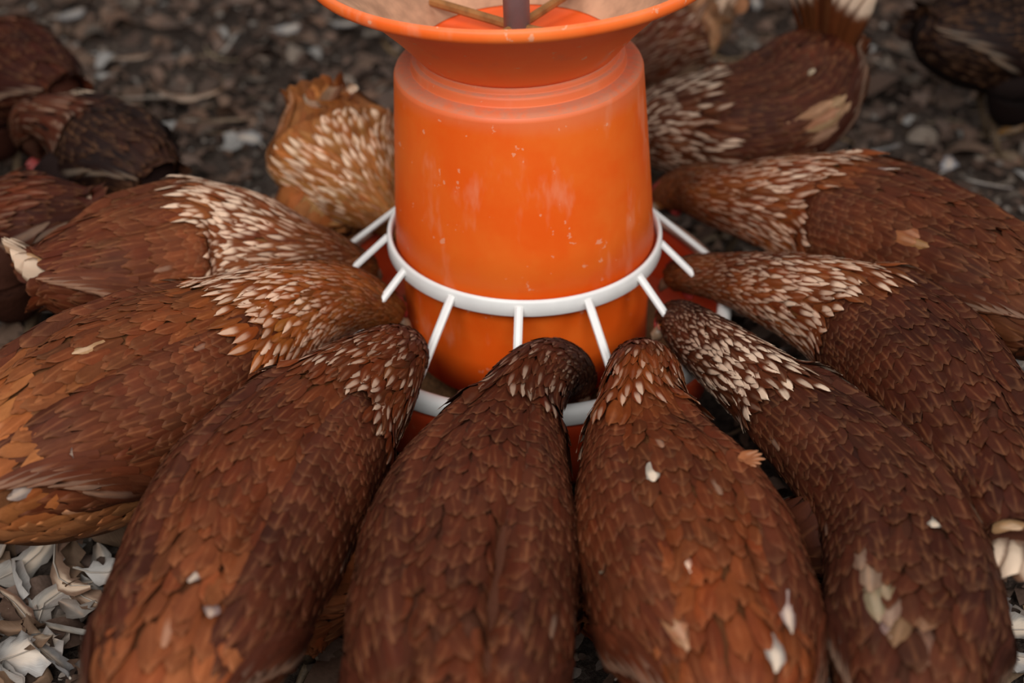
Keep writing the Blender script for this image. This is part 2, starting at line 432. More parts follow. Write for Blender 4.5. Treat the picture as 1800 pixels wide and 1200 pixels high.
GROUP = 'brown hens crowding around the feeder'
def hen(st, label, seed, hack=(.30, .095, .022), body=(.16, .052, .020), rump=(.20, .072, .027), wing=None, belly_col=None,
        cream=.6, cprob=.82, kf=.875, mh=.165, cr=(.35, 1.0), group=GROUP, n_ind=240, dens=1.0, belly=1.12, groove=.08, wingspan=(.36, .90),
        accents=(), tail=8, tail_col=(.20, .08, .03), tail_white=.3, tail_len=.10, tail_up=.4, tail_pow=1.0, gside=0., legs=True, tuft=(), head_label=None, fluff=.5, cheek=False):
    rg = np.random.default_rng(seed); wing = wing or body; belly_col = belly_col or rump
    sh = Shape(st, seed, kf, gside, belly, (mh+.004, wingspan[1]), groove)
    iw = int(np.argmin(abs(sh.m-sh.L*.6))); base = sh.C[iw].copy(); base[2] = 0
    root = empty('hen', tuple(base), label, 'hen', group); off0 = base
    L = sh.L
    # ---- body surface
    nm, nt = 70, 36
    ms = np.linspace(0, L, nm); ts = np.linspace(0, 2*PI, nt, endpoint=False)
    Mg, Tg = np.meshgrid(ms, ts, indexing='ij')
    P, _ = sh.surf(Mg, Tg, np.full(Mg.shape, -.0012), None, True)
    V = P.reshape(-1, 3)-off0
    i = np.arange(nm-1)[:, None]*nt+np.arange(nt)[None]; j = np.arange(nm-1)[:, None]*nt+(np.arange(nt)[None]+1) % nt
    Q = np.stack([i, i+nt, j+nt, j], -1).reshape(-1, 4)
    # cap ends with fans made of quads (degenerate-free)
    c0 = len(V); V = np.vstack([V, sh.C[0]-off0, sh.C[-1]-off0])
    capq = [(c0, k, (k+1) % nt, (k+2) % nt) for k in range(0, nt, 2)] + [(c0+1, (nm-1)*nt+(k+2) % nt, (nm-1)*nt+(k+1) % nt, (nm-1)*nt+k) for k in range(0, nt, 2)]
    Q = np.vstack([Q, capq])
    col = np.zeros((len(V), 4)); col[:, 3] = 1
    t_ = np.clip((Mg.reshape(-1)-mh)/.1, 0, 1)[:, None]
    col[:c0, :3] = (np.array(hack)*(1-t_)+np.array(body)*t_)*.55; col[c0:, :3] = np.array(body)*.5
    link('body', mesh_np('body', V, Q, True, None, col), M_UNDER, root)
    # ---- feathers of the coat
    WO = .008
    cols = {k: [] for k in ('m', 'th', 'L', 'W', 'ang', 'o0', 'o1', 'pt', 'curl', 'wing', 'own', 'r', 'g', 'b', 'A')}
    def addf(**k):
        n = len(k['m'])
        for q in cols: cols[q].append(np.broadcast_to(np.asarray(k.get(q, 0.), float), (n,)).copy())
    # body and neck rows, laid from tail to head so that the front ones lie on top
    rows = []
    m = L-.008
    while m > mh-.022:
        rows.append((m, 1)); m -= np.interp((m-mh)/(L-mh), [0, .3, .7, 1], [.029, .033, .038, .046])/dens**.5*.46
    m = mh+.004
    while m > .006:
        rows.append((m, 0)); m -= np.interp(m/mh, [0, .15, .5, 1.1], [.007, .011, .021, .036])/dens**.5*.34
    for m, md in rows:
        if md == 0:
            x = m/mh; FL = np.interp(x, [0, .15, .5, 1.1], [.007, .011, .021, .036]); FWd = np.interp(x, [0, .15, .5, 1.1], [.0030, .0040, .0060, .0092]); pt = np.interp(x, [0, .3, .8], [.3, .7, 1]); mode = 0
        else:
            x = (m-mh)/(L-mh); FL = np.interp(x, [0, .3, .7, 1], [.029, .033, .038, .046]); FWd = np.interp(x, [0, .3, .7, 1], [.0105, .0128, .0150, .019]); pt = .12; mode = 1
        FL /= dens**.5; FWd /= dens**.5
        r = float(sh.rad(np.array(m)))
        sp = FWd*(.78 if mode else .70); n = max(6, int(2*2.35*r/sp)); 
        th = (np.arange(n)+.5+rg.uniform(-.3, .3))/n*2*2.35-2.35+rg.normal(0, .13, n)*sp/r
        mm = m+rg.normal(0, FL*(.27 if abs(m-mh) < .03 else .09), n)
        if mode == 0: mm = np.maximum(mm+(m/mh)**3*.009*(1.1+np.sin(2.3*th+seed)+.7*np.sin(5.1*th+2*seed)), .004)
        a = np.abs(th)
        if mode == 0:
            c = hsv_j(hack, n, rg, .16, .10)
            c = c*np.interp(m/mh, [0, .3, .75], [.5, .62, 1.])
            cs = cream*np.interp(m/mh, [.1, cr[0]+.1, cr[1]], [.0, .22, 1.])*rg.uniform(.45, 1.1, n)*np.where(rg.random(n) < cprob, 1, .08)
            o1 = FL*.045; jit = .07
        else:
            f = float(sstep(np.array(x), .45, .8))
            c = hsv_j(np.array(body)*(1-f)+np.array(rump)*f, n, rg, .15, .08)
            fb = sstep(a, 1.75, 2.1)[:, None]; c = c*(1-fb)+hsv_j(belly_col, n, rg, .1, .05)*fb
            if m < mh+.05: c = c*.6+.4*hsv_j(hack, n, rg)
            cs = np.where(rg.random(n) < .004, rg.uniform(.1, .2, n), 0)
            o1 = FL*np.interp(x, [0, .5, 1], [.022, .032, .06])*(1+1.6*fluff*rg.random(n)*float(sstep(np.array(x), .3, .7))); jit = .07+.20*fluff*float(sstep(np.array(x), .4, .8))
        addf(m=mm, th=th, L=FL*rg.normal(1, .08, n), W=FWd*rg.normal(1, .06, n), ang=rg.normal(0, jit, n)+(.10*np.sin(th*3+seed) if mode == 0 else 0), o0=.0004+.0012*rg.random(n)+(.0014 if mode == 0 else 0), o1=o1, pt=pt,
             curl=rg.normal(0, .03, n), wing=(WO+.002 if mode == 0 and m > mh-.06 else 0.), own=0., r=c[:, 0], g=c[:, 1], b=c[:, 2], A=cs)
    # wings
    w0, w1 = sh.w
    for side in (-1, 1):
        m = w1-.035
        while m > w0+.004:
            x = (m-w0)/(w1-w0)
            FL = np.interp(x, [0, .35, .6, 1], [.024, .031, .043, .058]); FWd = np.interp(x, [0, .35, .6, 1], [.0102, .0122, .0132, .0140])
            FL /= dens**.5; FWd /= dens**.5
            r = float(sh.rad(np.array(m))); sp = FWd*.76; lo, hi = .56, 1.95
            n = max(4, int((hi-lo)*(r+WO)/sp)); th = lo+(np.arange(n)+rg.uniform(.2, .8))/n*(hi-lo)
            c = hsv_j(wing, n, rg, .13, .07)
            if x > .6: c = c*np.array([.9, .92, 1.0])
            addf(m=m+rg.normal(0, FL*.07, n), th=side*th, L=FL*rg.normal(1, .06, n), W=FWd, ang=side*rg.normal(.04, .05, n)-side*.12*x, o0=.0010, o1=FL*.028, pt=.05,
                 curl=0., wing=WO, own=float(1 if side < 0 else 2), r=c[:, 0], g=c[:, 1], b=c[:, 2], A=np.where(rg.random(n) < .004, .15, 0))
            m -= FL*.42
    fe = {k: np.concatenate(v) for k, v in cols.items()}
    tone = 1+.16*np.sin(fe['m']*28+seed)*np.sin(fe['th']*2.3+seed*1.7)+.10*np.sin(fe['m']*61+2*seed+fe['th']*3)
    for q, e_ in zip('rgb', (1., 1.1, .9)): fe[q] = fe[q]*tone**e_
    # accents: single pale or stray feathers seen on this hen
    Pm, nr = sh.surf(fe['m']+fe['L']*.6, fe['th'], .003, fe['wing'])
    pu, pv, pz = project(Pm)
    vd = CAM-Pm; vd /= np.linalg.norm(vd, axis=1)[:, None]; facing = (nr*vd).sum(1)/np.linalg.norm(nr, axis=1)
    for (au, av, rad_, colr, A, sc, op) in accents:
        d = np.hypot(pu-au, pv-av)+(facing < .15)*1e4
        ids = np.where(d < rad_)[0] if rad_ else np.array([np.argmin(d)])
        if len(ids) == 0: ids = np.array([np.argmin(d)])
        for q, kk in enumerate('rgb'): fe[kk][ids] = colr[q]*rg.uniform(.85, 1.1, len(ids))
        fe['A'][ids] = A; fe['L'][ids] *= sc; fe['W'][ids] *= (sc**.5); fe['o1'][ids] += op
    Vf = build_feathers(sh, fe, rg)-off0
    n = len(Vf); colv = np.stack([fe['r'], fe['g'], fe['b'], fe['A']], -1)
    area_ = fe['L']*fe['W']/pz**2*np.clip(facing, 0, 1)**.5*((pu > -20) & (pu < 1820) & (pv > -20) & (pv < 1220))
    big = np.argsort(-area_)[:n_ind]; isbig = np.zeros(n, bool); isbig[big] = True
    # wing shells
    wings = {}
    for side, own in ((-1, 1), (1, 2)):
        a_, b_ = 26, 14
        mg, tg = np.meshgrid(np.linspace(w0+.002, w1-.002, a_), side*np.linspace(.50, 1.99, b_), indexing='ij')
        top, _ = sh.surf(mg, tg, np.full(mg.shape, .0002), WO); bot, _ = sh.surf(mg, tg, np.full(mg.shape, -.0035), 0.)
        V = np.vstack([top.reshape(-1, 3), bot.reshape(-1, 3)])-off0
        ii = np.arange(a_-1)[:, None]*b_+np.arange(b_-1)[None]; q1 = np.stack([ii, ii+1, ii+b_+1, ii+b_], -1).reshape(-1, 4)
        q2 = q1[:, ::-1]+a_*b_
        per = [k for k in range(b_)]+[k*b_+b_-1 for k in range(1, a_)]+[(a_-1)*b_+k for k in range(b_-2, -1, -1)]+[k*b_ for k in range(a_-2, 0, -1)]
        sd = [(per[k], per[k]+a_*b_, per[(k+1) % len(per)]+a_*b_, per[(k+1) % len(per)]) for k in range(len(per))]
        cc = np.zeros((len(V), 4)); cc[:, :3] = np.array(wing)*.5; cc[:, 3] = 1
        wings[own] = link('wing', mesh_np('wing', V, np.vstack([q1, q2, sd]), True, None, cc), M_UNDER, root)
        # flight feathers folded along the lower rear edge
        nfl = 7 if n_ind else 4
        lf = dict(m=np.linspace(w1-.115, w1-.045, nfl), th=side*np.linspace(1.95, 1.25, nfl), L=np.full(nfl, .095), W=np.full(nfl, .017),
                  ang=-side*np.linspace(.30, .12, nfl), o0=np.full(nfl, .0035), o1=np.full(nfl, .004), pt=np.full(nfl, .3), curl=np.zeros(nfl), wing=np.full(nfl, WO))
        vf = build_feathers(sh, lf, rg)-off0
        cf = hsv_j(np.array(wing)*np.array([.95, 1.0, 1.15]), nfl, rg, .12, .05)
        for k in range(nfl):
            c4 = np.tile(np.append(cf[k], .15), (NA*NB, 1))
            link('flight_feather', mesh_np('flight_feather', vf[k], FQ, True, FUV, c4), M_F, wings[own])
    def joined(name, sel, parent):
        k = int(sel.sum())
        if not k: return
        V = Vf[sel].reshape(-1, 3); Q = (FQ[None]+np.arange(k)[:, None, None]*NA*NB).reshape(-1, 4)
        o = link(name, mesh_np(name, V, Q, True, np.tile(FUV, (k, 1)), np.repeat(colv[sel], NA*NB, 0)), M_F, parent); o['kind'] = 'stuff'
        return o
    neck = (fe['m'] < mh+.012) & (fe['own'] == 0)
    h = joined('neck_hackle', neck & ~isbig, root)
    if h and cream > .3: h['label'] = 'neck hackle feathers with cream tips'
    joined('plumage', (fe['own'] == 0) & ~neck & ~isbig, root)
    for own in (1, 2): joined('covert_plumage', (fe['own'] == own) & ~isbig, wings[own])
    for k in big:
        par = root if fe['own'][k] == 0 else wings[int(fe['own'][k])]
        nm_ = 'hackle_feather' if neck[k] else 'feather'
        link(nm_, mesh_np(nm_, Vf[k], FQ, True, FUV, np.repeat(colv[k:k+1], NA*NB, 0)), M_F, par)
    # ---- tail fan
    T = sh.T[-1]; N = sh.N[-1]; S = sh.S[-1]
    d0 = T*(1-tail_up)+N*tail_up; d0 /= np.linalg.norm(d0); n0 = np.cross(S, d0)
    for k in range(tail):
        q = (k-(tail-1)/2)/((tail-1)/2) if tail > 1 else 0
        layer = abs(q)
        sp = S*q*.35
        d = d0+sp-n0*.0; d /= np.linalg.norm(d); sd = np.cross(d, n0*.55+S*np.sign(q)*.83*layer+n0*.3*(1-layer)); sd /= np.linalg.norm(sd); nn = np.cross(sd, d)
        o = sh.C[-1]-T*.035+S*q*sh.r[-1]*.45+N*sh.r[-1]*.25*(1-layer)
        LL = tail_len*(1-.18*layer)*rg.uniform(.93, 1.05); WW = .027
        wpp = np.interp(AA, [0, .2, .5, .85, 1], [.3, .7, 1, .95, .6])
        al = LL*(AA-.10*BB**2*AA); P = o + al[..., None]*d + (.5*WW*wpp*BB)[..., None]*sd + ((-.006*BB**2)+.18*LL*AA**2*0)[..., None]*nn
        c = hsv_j(tail_col, 1, rg)[0]; w = tail_white*(1 if layer > .3 else .4)
        cc = np.tile(np.append(c, w), (NA*NB, 1))
        link('tail_feather', mesh_np('tail_feather', P.reshape(-1, 3)-off0, FQ, True, FUV**np.array([1., tail_pow]), cc), M_F, root)
    # ---- head furniture
    hm = min(.022, L*.1)
    c = sh.ip(sh.C, np.array(hm)); t = -sh.ip(sh.T, np.array(hm*.5)); t /= np.linalg.norm(t); s_ = sh.ip(sh.S, np.array(hm)); nn = np.cross(t, s_); 
    if nn[2] < 0: nn = -nn
    nn /= np.linalg.norm(nn); r = float(sh.rad(np.array(hm)))
    tip = sh.C[0]+t*.002
    bk = [tip-t*.008+nn*.001, tip+t*.004+nn*.0005, tip+t*.011-nn*.002, tip+t*.016-nn*.006]
    v, f = tube([p-off0 for p in bk], [.0075, .0062, .0042, .0008], 10); small_mesh(v, f, 'beak', M_BEAK, root)
    # comb: serrated thick plate on the crown
    kx = np.linspace(0, 1, 15); top = .004+.009*np.sin(kx*PI)*(1+.0)+.004*np.abs(np.sin(kx*PI*5))
    V = []; Fc = []
    for q, x in enumerate(kx):
        cbase = sh.ip(sh.C, np.array(hm*1.7*x)); rr = float(sh.rad(np.array(max(hm*1.7*x, .004))))
        pb = cbase+nn*rr*.75
        for hh, ww in ((0, .0028), (top[q]*.6, .0020), (top[q], .0007)):
            V += [pb+nn*hh*.55-s_*ww-off0, pb+nn*hh*.55+s_*ww-off0]
    for q in range(14):
        a = q*6; b = a+6
        Fc += [(a, b, b+2, a+2), (a+2, b+2, b+4, a+4), (a+4, b+4, b+5, a+5), (a+5, b+5, b+3, a+3), (a+3, b+3, b+1, a+1), (a+1, b+1, b, a)]
    Fc += [(0, 2, 4, 5, 3, 1), (84+1, 84+3, 84+5, 84+4, 84+2, 84)]
    small_mesh(V, Fc, 'comb', M_COMB, root)
    for sd in (-1, 1):
        ax = np.stack([t, nn, s_])
        v, f = sphere(c-off0+s_*sd*r*.86+nn*r*.2, 1., 8, ax*np.array([[.008], [.0065], [.0025]])); fc = small_mesh(v, f, 'face', M_FACE, root)
        v, f = sphere(c-off0+s_*sd*(r*.86+.0014)+nn*r*.22+t*.001, .0032, 8); ey = small_mesh(v, f, 'eye', M_EYE, root)
        v, f = sphere(c-off0+s_*sd*(r*.86+.0035)+nn*r*.22+t*.001, .0016, 6); small_mesh(v, f, 'pupil', M_PUPIL, ey)
        v, f = sphere(c-off0+s_*sd*.005-nn*(r*.8+.006)+t*.006, 1., 8, ax*np.array([[.006], [.009], [.0022]])); small_mesh(v, f, 'wattle', M_COMB, root)
        if cheek:
            v, f = sphere(c-off0+s_*sd*(r*.84)-nn*r*.1-t*.011, 1., 8, ax*np.array([[.006], [.008], [.003]])); small_mesh(v, f, 'ear_lobe', M_BEAK, root, label='tan ear lobe')
    # ---- legs
    if legs:
        ml = L*.55; cl = sh.ip(sh.C, np.array(ml)); rl = float(sh.rad(np.array(ml))); sl = sh.ip(sh.S, np.array(ml)); fl = -sh.ip(sh.T, np.array(ml)); fl[2] = 0; fl /= np.linalg.norm(fl); sl[2] = 0; sl /= np.linalg.norm(sl)
        for sd in (-1, 1):
            hip = cl+sl*sd*rl*.42-np.array([0, 0, rl*.75]); hock = hip-fl*.018; hock[2] = .072; ank = hock+fl*.022; ank[2] = .011
            ts_ = [hip+np.array([0, 0, rl*.55])+fl*.012, hip+np.array([0, 0, rl*.2])+sl*sd*.012, hip+sl*sd*.014-np.array([0, 0, .012]), hock*.45+hip*.55+sl*sd*.010-np.array([0, 0, .012]), hock+np.array([0, 0, .004])]
            tw = Shape([(*p, q, 1) for p, q in zip(ts_, (.030, .046, .044, .031, .014))], seed+40+sd, kf=1., gs=0.)
            mg, tg = np.meshgrid(np.linspace(0, tw.L, 12), np.linspace(0, 2*PI, 18, endpoint=False), indexing='ij')
            Pt, _ = tw.surf(mg, tg, np.zeros(mg.shape), None, True)
            ii = np.arange(11)[:, None]*18+np.arange(18)[None]; jj = np.arange(11)[:, None]*18+(np.arange(18)[None]+1) % 18
            cc = np.zeros((216, 4)); cc[:] = (*(np.array(body)*.45), 1)
            tho = link('thigh', mesh_np('thigh', Pt.reshape(-1, 3)-off0, np.stack([ii, ii+18, jj+18, jj], -1).reshape(-1, 4), True, None, cc), M_UNDER, root)
            if n_ind:
                ff = {k: [] for k in ('m', 'th', 'L', 'W', 'ang', 'o0', 'o1', 'pt', 'curl', 'wing')}; mm_ = tw.L-.006
                while mm_ > .004:
                    nn_ = 16; vals = dict(m=np.full(nn_, mm_)+rg.normal(0, .002, nn_), th=np.linspace(0, 2*PI, nn_, endpoint=False)+rg.uniform(0, 1), L=np.full(nn_, .030), W=np.full(nn_, .017), ang=rg.normal(0, .15, nn_), o0=np.full(nn_, .001), o1=np.full(nn_, .004), pt=np.full(nn_, .2), curl=np.zeros(nn_), wing=np.zeros(nn_))
                    for q in ff: ff[q].append(vals[q])
                    mm_ -= .011
                ff = {k: np.concatenate(v) for k, v in ff.items()}; vt = build_feathers(tw, ff, rg)-off0; k_ = len(vt)
                ct = np.hstack([hsv_j(np.array(body)*.5+np.array(rump)*.5, k_, rg), np.zeros((k_, 1))])
                o = link('thigh_plumage', mesh_np('thigh_plumage', vt.reshape(-1, 3), (FQ[None]+np.arange(k_)[:, None, None]*NA*NB).reshape(-1, 4), True, np.tile(FUV, (k_, 1)), np.repeat(ct, NA*NB, 0)), M_F, tho); o['kind'] = 'stuff'
            v1 = tube([hip-off0, (hip*.4+hock*.6)-off0, hock-off0, (hock*.5+ank*.5)-off0, ank-off0], [.019, .0105, .0062, .0048, .0055], 8)
            pr = [v1]
            for ta, tl in ((-.5, .034), (0, .042), (.5, .034), (PI-.2, .018)):
                d = fl*math.cos(ta)+sl*math.sin(ta)
                e1 = ank+d*tl*.5; e1[2] = .009; e2 = ank+d*tl; e2[2] = .0048; e3 = ank+d*(tl+.009); e3[2] = .002
                pr.append(tube([ank-off0, e1-off0, e2-off0, e3-off0], [.0052, .0046, .0036, .0008], 6))
            v, f = merge(pr); small_mesh(v, f, 'leg', M_LEG, root)
    # ---- stray tufts standing off the coat
    for (tu, tv, tz, du, dv, ln) in tuft:
        p0, t0 = px(tu, tv, tz); d = (RT*du-UP*dv); d /= np.linalg.norm(d); nv = -FW
        for q in range(5):
            dd = d+np.cross(d, nv)*(q-2)*.22; dd /= np.linalg.norm(dd); sd = np.cross(dd, nv); sd /= np.linalg.norm(sd)
            al = ln*(AA-.2*BB**2*AA)*(1-.12*abs(q-2)); wpp = np.interp(AA, [0, .3, .7, 1], [.3, 1, .9, .4])
            P = p0+al[..., None]*dd+(.5*.007*wpp*BB)[..., None]*sd+(.003*AA**2-.001*q)[..., None]*nv
            cc = np.tile(np.array([*body, .1])*1.5, (NA*NB, 1))
            link('stray_feather', mesh_np('stray_feather', P.reshape(-1, 3)-off0, FQ, True, FUV, cc), M_F, root)
    return sh

WHT = (.33, .27, .22); TAN = (.50, .30, .17)
HENS = dict(
A=dict(st=[(715,428,20,.130),(700,395,34,.148),(670,360,58,.162),(636,325,86,.172),(603,285,112,.182),(580,235,106,.200),(563,190,78,.225),(552,155,46,.245)],
  label='small golden tan hen behind the feeder on its left, facing the camera', seed=1, hack=(.80,.42,.13), body=(.66,.33,.12), rump=(.62,.29,.10), cream=1.0, mh=.112, cr=(.3,.6),
  tail=3, tail_white=1.3, tail_len=.075, tail_up=.75, tail_col=(.9,.8,.66), n_ind=120),
B=dict(st=[(655,478,20,.135),(628,468,30,.15),(575,455,52,.165),(520,450,75,.175),(450,438,108,.18),(370,436,130,.18),(285,450,134,.185),(200,470,122,.19),(115,480,88,.2),(50,488,52,.205)],
  label='brown hen with bright white hackle and white tail at the left edge', seed=2, hack=(.42,.17,.055), body=(.28,.105,.045), rump=(.20,.065,.030), cream=1.25, mh=.165, cr=(.3,.75),
  tail=7, tail_white=1.4, tail_len=.07, tail_col=(.5,.4,.3), n_ind=160, accents=[(25,480,25,(.5,.28,.14),.6,1,0.)]),
C=dict(st=[(705,565,22,.135),(680,545,34,.15),(625,530,60,.165),(560,532,82,.175),(480,560,108,.18),(390,617,148,.18),(290,672,186,.18),(180,720,190,.185),(70,775,172,.195),(-30,830,130,.205),(-110,880,80,.21)],
  label='large ginger brown hen with golden streaked hackle at the lower left', seed=3, hack=(.55,.21,.045), body=(.28,.105,.040), rump=(.70,.32,.12), wing=(.24,.088,.042), belly_col=(.85,.48,.24), cream=.95, mh=.185, cr=(.3,.7),
  belly=1.35, n_ind=280, accents=[(92,812,0,WHT,0.60,0.69,.004),(85,800,0,WHT,0.48,0.58,.002),(20,870,0,WHT,0.36,0.69,.004),(150,620,0,(.5,.25,.12),.3,1.,0)]),
D=dict(kf=.83,st=[(724,666,24,.118),(714,626,40,.145),(680,638,76,.18),(638,685,112,.18),(575,745,142,.18),(510,812,168,.18),(455,890,190,.18),(410,975,192,.183),(368,1070,182,.19),(322,1160,176,.2),(282,1250,150,.205),(255,1330,105,.21)],
  label='chestnut hen at the front left, its ginger rump at the bottom of the photo', seed=4, hack=(.24,.075,.02), body=(.20,.064,.025), rump=(.50,.21,.095), wing=(.17,.060,.033), belly_col=(.42,.20,.09), cream=.6, cprob=.4, mh=.17, cr=(.2,.8),
  n_ind=290, cheek=True, accents=[(265,1035,0,WHT,0.60,0.63,0.),(350,1020,0,WHT,0.42,0.58,0.),(360,1110,0,WHT,0.48,0.58,.003),(610,800,0,(.3,.15,.1),.1,1.3,.006)]),
E=dict(kf=.83,st=[(1024,697,24,.118),(1006,657,42,.145),(960,652,62,.172),(912,710,84,.185),(885,775,112,.18),(852,850,155,.18),(828,935,190,.18),(818,1030,200,.182),(806,1130,202,.19),(798,1230,192,.2),(792,1330,165,.205),(788,1420,110,.21)],
  label='dark necked brown hen at the front centre with its back to the camera', seed=5, hack=(.13,.042,.018), body=(.15,.050,.026), rump=(.20,.070,.032), wing=(.16,.055,.029), cream=.42, cprob=.35, mh=.15, cr=(.2,.8),
  n_ind=300, groove=.13, gside=-.7, fluff=.9, cheek=True),
F=dict(kf=.83,st=[(1100,690,24,.115),(1112,655,42,.14),(1132,660,70,.18),(1128,710,88,.185),(1132,755,102,.185),(1145,815,130,.18),(1172,880,172,.18),(1202,958,197,.18),(1232,1045,203,.182),(1262,1135,195,.19),(1290,1220,170,.2),(1310,1310,125,.205)],
  label='reddish brown hen at the front right with white flecks on its back', seed=6, hack=(.33,.105,.025), body=(.22,.074,.026), rump=(.38,.125,.042), wing=(.22,.072,.032), cream=.72, cprob=.5, mh=.15, cr=(.2,.9),
  n_ind=290, tuft=[(1298,804,.245,1,.05,.021)], accents=[(1110,828,0,WHT,0.54,0.58,0.),(1140,835,0,(.4,.3,.25),.8,.8,0.),(1172,1000,0,(.4,.2,.12),.8,1.,0.),(1185,1095,26,(.42,.2,.09),.2,1.,.001),(1378,1100,0,WHT,0.60,0.69,.002),(1362,1165,0,WHT,0.60,0.69,.002),(1060,1020,0,WHT,0.30,0.40,0)]),
G=dict(kf=.83,st=[(1160,585,20,.135),(1185,562,34,.15),(1235,600,56,.165),(1298,648,70,.175),(1375,708,86,.18),(1458,780,106,.18),(1532,857,122,.18),(1588,938,134,.182),(1608,1032,148,.188),(1606,1125,155,.193),(1600,1225,145,.2),(1592,1320,100,.205)],
  label='dark brown hen with long white hackle feathers at the lower right', seed=7, hack=(.17,.06,.024), body=(.105,.036,.019), rump=(.16,.062,.035), wing=(.12,.042,.024), cream=1.2, mh=.19, cr=(.2,.75),
  n_ind=280, accents=[(1640,930,0,WHT,0.78,0.52,.001),(1515,1000,22,(.22,.13,.085),.1,1.,0.),(1545,1050,24,(.25,.15,.10),.15,1.,0.),(1620,1110,36,(.20,.09,.05),.05,1,0),(1560,1090,18,(.26,.16,.11),.15,1,0)]),
H=dict(st=[(1175,495,18,.135),(1200,482,30,.15),(1270,488,44,.16),(1350,505,66,.17),(1440,533,92,.18),(1530,570,118,.18),(1610,630,128,.18),(1675,717,128,.185),(1727,808,120,.19),(1768,895,102,.2),(1797,970,72,.205)],
  label='long brown hen reaching in from the right edge, second up on that side', seed=8, hack=(.34,.12,.034), body=(.115,.038,.020), rump=(.12,.040,.021), cream=.85, mh=.20, cr=(.2,.75),
  n_ind=240, tail=6, tail_white=1.5, tail_len=.09, tail_col=(.4,.3,.25), tail_up=.1, accents=[(1640,683,0,WHT,0.30,0.40,0.),(1770,960,0,(.45,.25,.14),.4,1.2,0)]),
I=dict(st=[(1150,365,18,.135),(1175,340,30,.15),(1225,333,50,.16),(1290,350,66,.17),(1370,358,92,.18),(1460,376,120,.18),(1560,410,130,.185),(1670,462,128,.19),(1780,525,112,.2),(1870,585,75,.205)],
  label='brown hen with an orange neck stretched to the feeder from the upper right edge', seed=9, hack=(.38,.135,.035), body=(.17,.060,.027), rump=(.20,.080,.038), cream=.75, mh=.19, cr=(.3,.8),
  n_ind=220, accents=[(1572,306,0,WHT,0.72,0.52,.001),(1380,300,0,WHT,0.54,0.46,0),(1590,420,20,(.26,.10,.04),.1,1,0)]),
J=dict(st=[(1030,330,20,.125),(1050,285,32,.15),(1100,240,56,.165),(1180,224,90,.175),(1260,222,112,.18),(1340,215,114,.185),(1398,172,108,.2),(1440,122,100,.225),(1468,66,88,.255)],
  label='dark hen behind the feeder on the right with its white tipped tail raised', seed=10, hack=(.24,.10,.045), body=(.13,.050,.030), rump=(.15,.050,.022), cream=.8, mh=.16, cr=(.3,.7),
  n_ind=140, tail=10, tail_pow=2.6, tail_white=1.5, tail_len=.135, tail_up=.6, tail_col=(.20,.08,.03), accents=[(1455,215,34,(.34,.19,.10),.1,1.3,.002),(1430,120,0,WHT,0.18,0.58,0),(1400,205,0,WHT,0.18,0.40,0)]),
K=dict(st=[(1010,190,24,.13),(1050,150,45,.155),(1095,115,70,.175),(1150,80,90,.185),(1200,50,85,.195),(1245,25,62,.215),(1275,5,42,.235)],
  label='blurred hen with a cream coloured rump behind the funnel at the top', seed=11, hack=(.2,.07,.03), body=(.30,.17,.10), rump=(.80,.60,.42), cream=.4, mh=.13, n_ind=0,
  group='blurred hens in the background', tail=7, tail_white=1.5, tail_len=.06, tail_up=.1, tail_col=(.55,.4,.28)),
L1=dict(st=[(-190,190,20,.13),(-160,150,36,.16),(-110,125,62,.175),(-60,115,88,.18),(-5,118,96,.18),(50,138,84,.185),(95,158,55,.19),(120,168,36,.195)],
  label='blurred rusty hen at the upper left edge with a pale grey tail', seed=12, hack=(.2,.06,.025), body=(.085,.024,.013), rump=(.09,.026,.014), cream=.1, mh=.14, n_ind=0,
  group='blurred hens in the background', tail=8, tail_white=1.6, tail_len=.075, tail_up=-.05, tail_col=(.45,.42,.38)),
L2=dict(st=[(92,292,9,.115),(74,272,18,.13),(50,238,27,.165),(52,208,32,.19),(85,205,42,.2),(140,232,72,.18),(195,262,86,.17),(245,292,76,.165),(285,322,52,.16)],
  label='blurred dark hen at the left edge with red comb and head bent down', seed=13, hack=(.16,.06,.035), body=(.035,.017,.014), rump=(.085,.045,.034), cream=.2, mh=.11, n_ind=0,
  group='blurred hens in the background', tail=4, tail_len=.04),
L3=dict(st=[(-150,440,20,.13),(-110,410,36,.16),(-60,395,60,.175),(0,390,82,.18),(70,385,84,.18),(130,378,66,.18),(175,372,42,.18)],
  label='blurred red brown hen at the left edge behind the white tailed hen', seed=14, hack=(.2,.06,.025), body=(.10,.032,.017), rump=(.12,.036,.018), cream=.1, mh=.12, n_ind=0,
  group='blurred hens in the background', tail=4, tail_len=.04, tail_col=(.2,.1,.08)),
M=dict(st=[(1990,170,20,.13),(1960,120,36,.16),(1905,85,66,.175),(1850,65,95,.18),(1780,58,108,.18),(1705,62,98,.185),(1650,60,70,.195),(1615,50,45,.205)],
  label='almost black blurred hen in the upper right corner', seed=15, hack=(.06,.024,.016), body=(.022,.011,.009), rump=(.024,.012,.010), cream=.1, mh=.14, n_ind=0,
  group='blurred hens in the background', tail=5, tail_len=.05, tail_col=(.05,.025,.018), tail_white=0),
)
for k, v in HENS.items(): hen(**v)

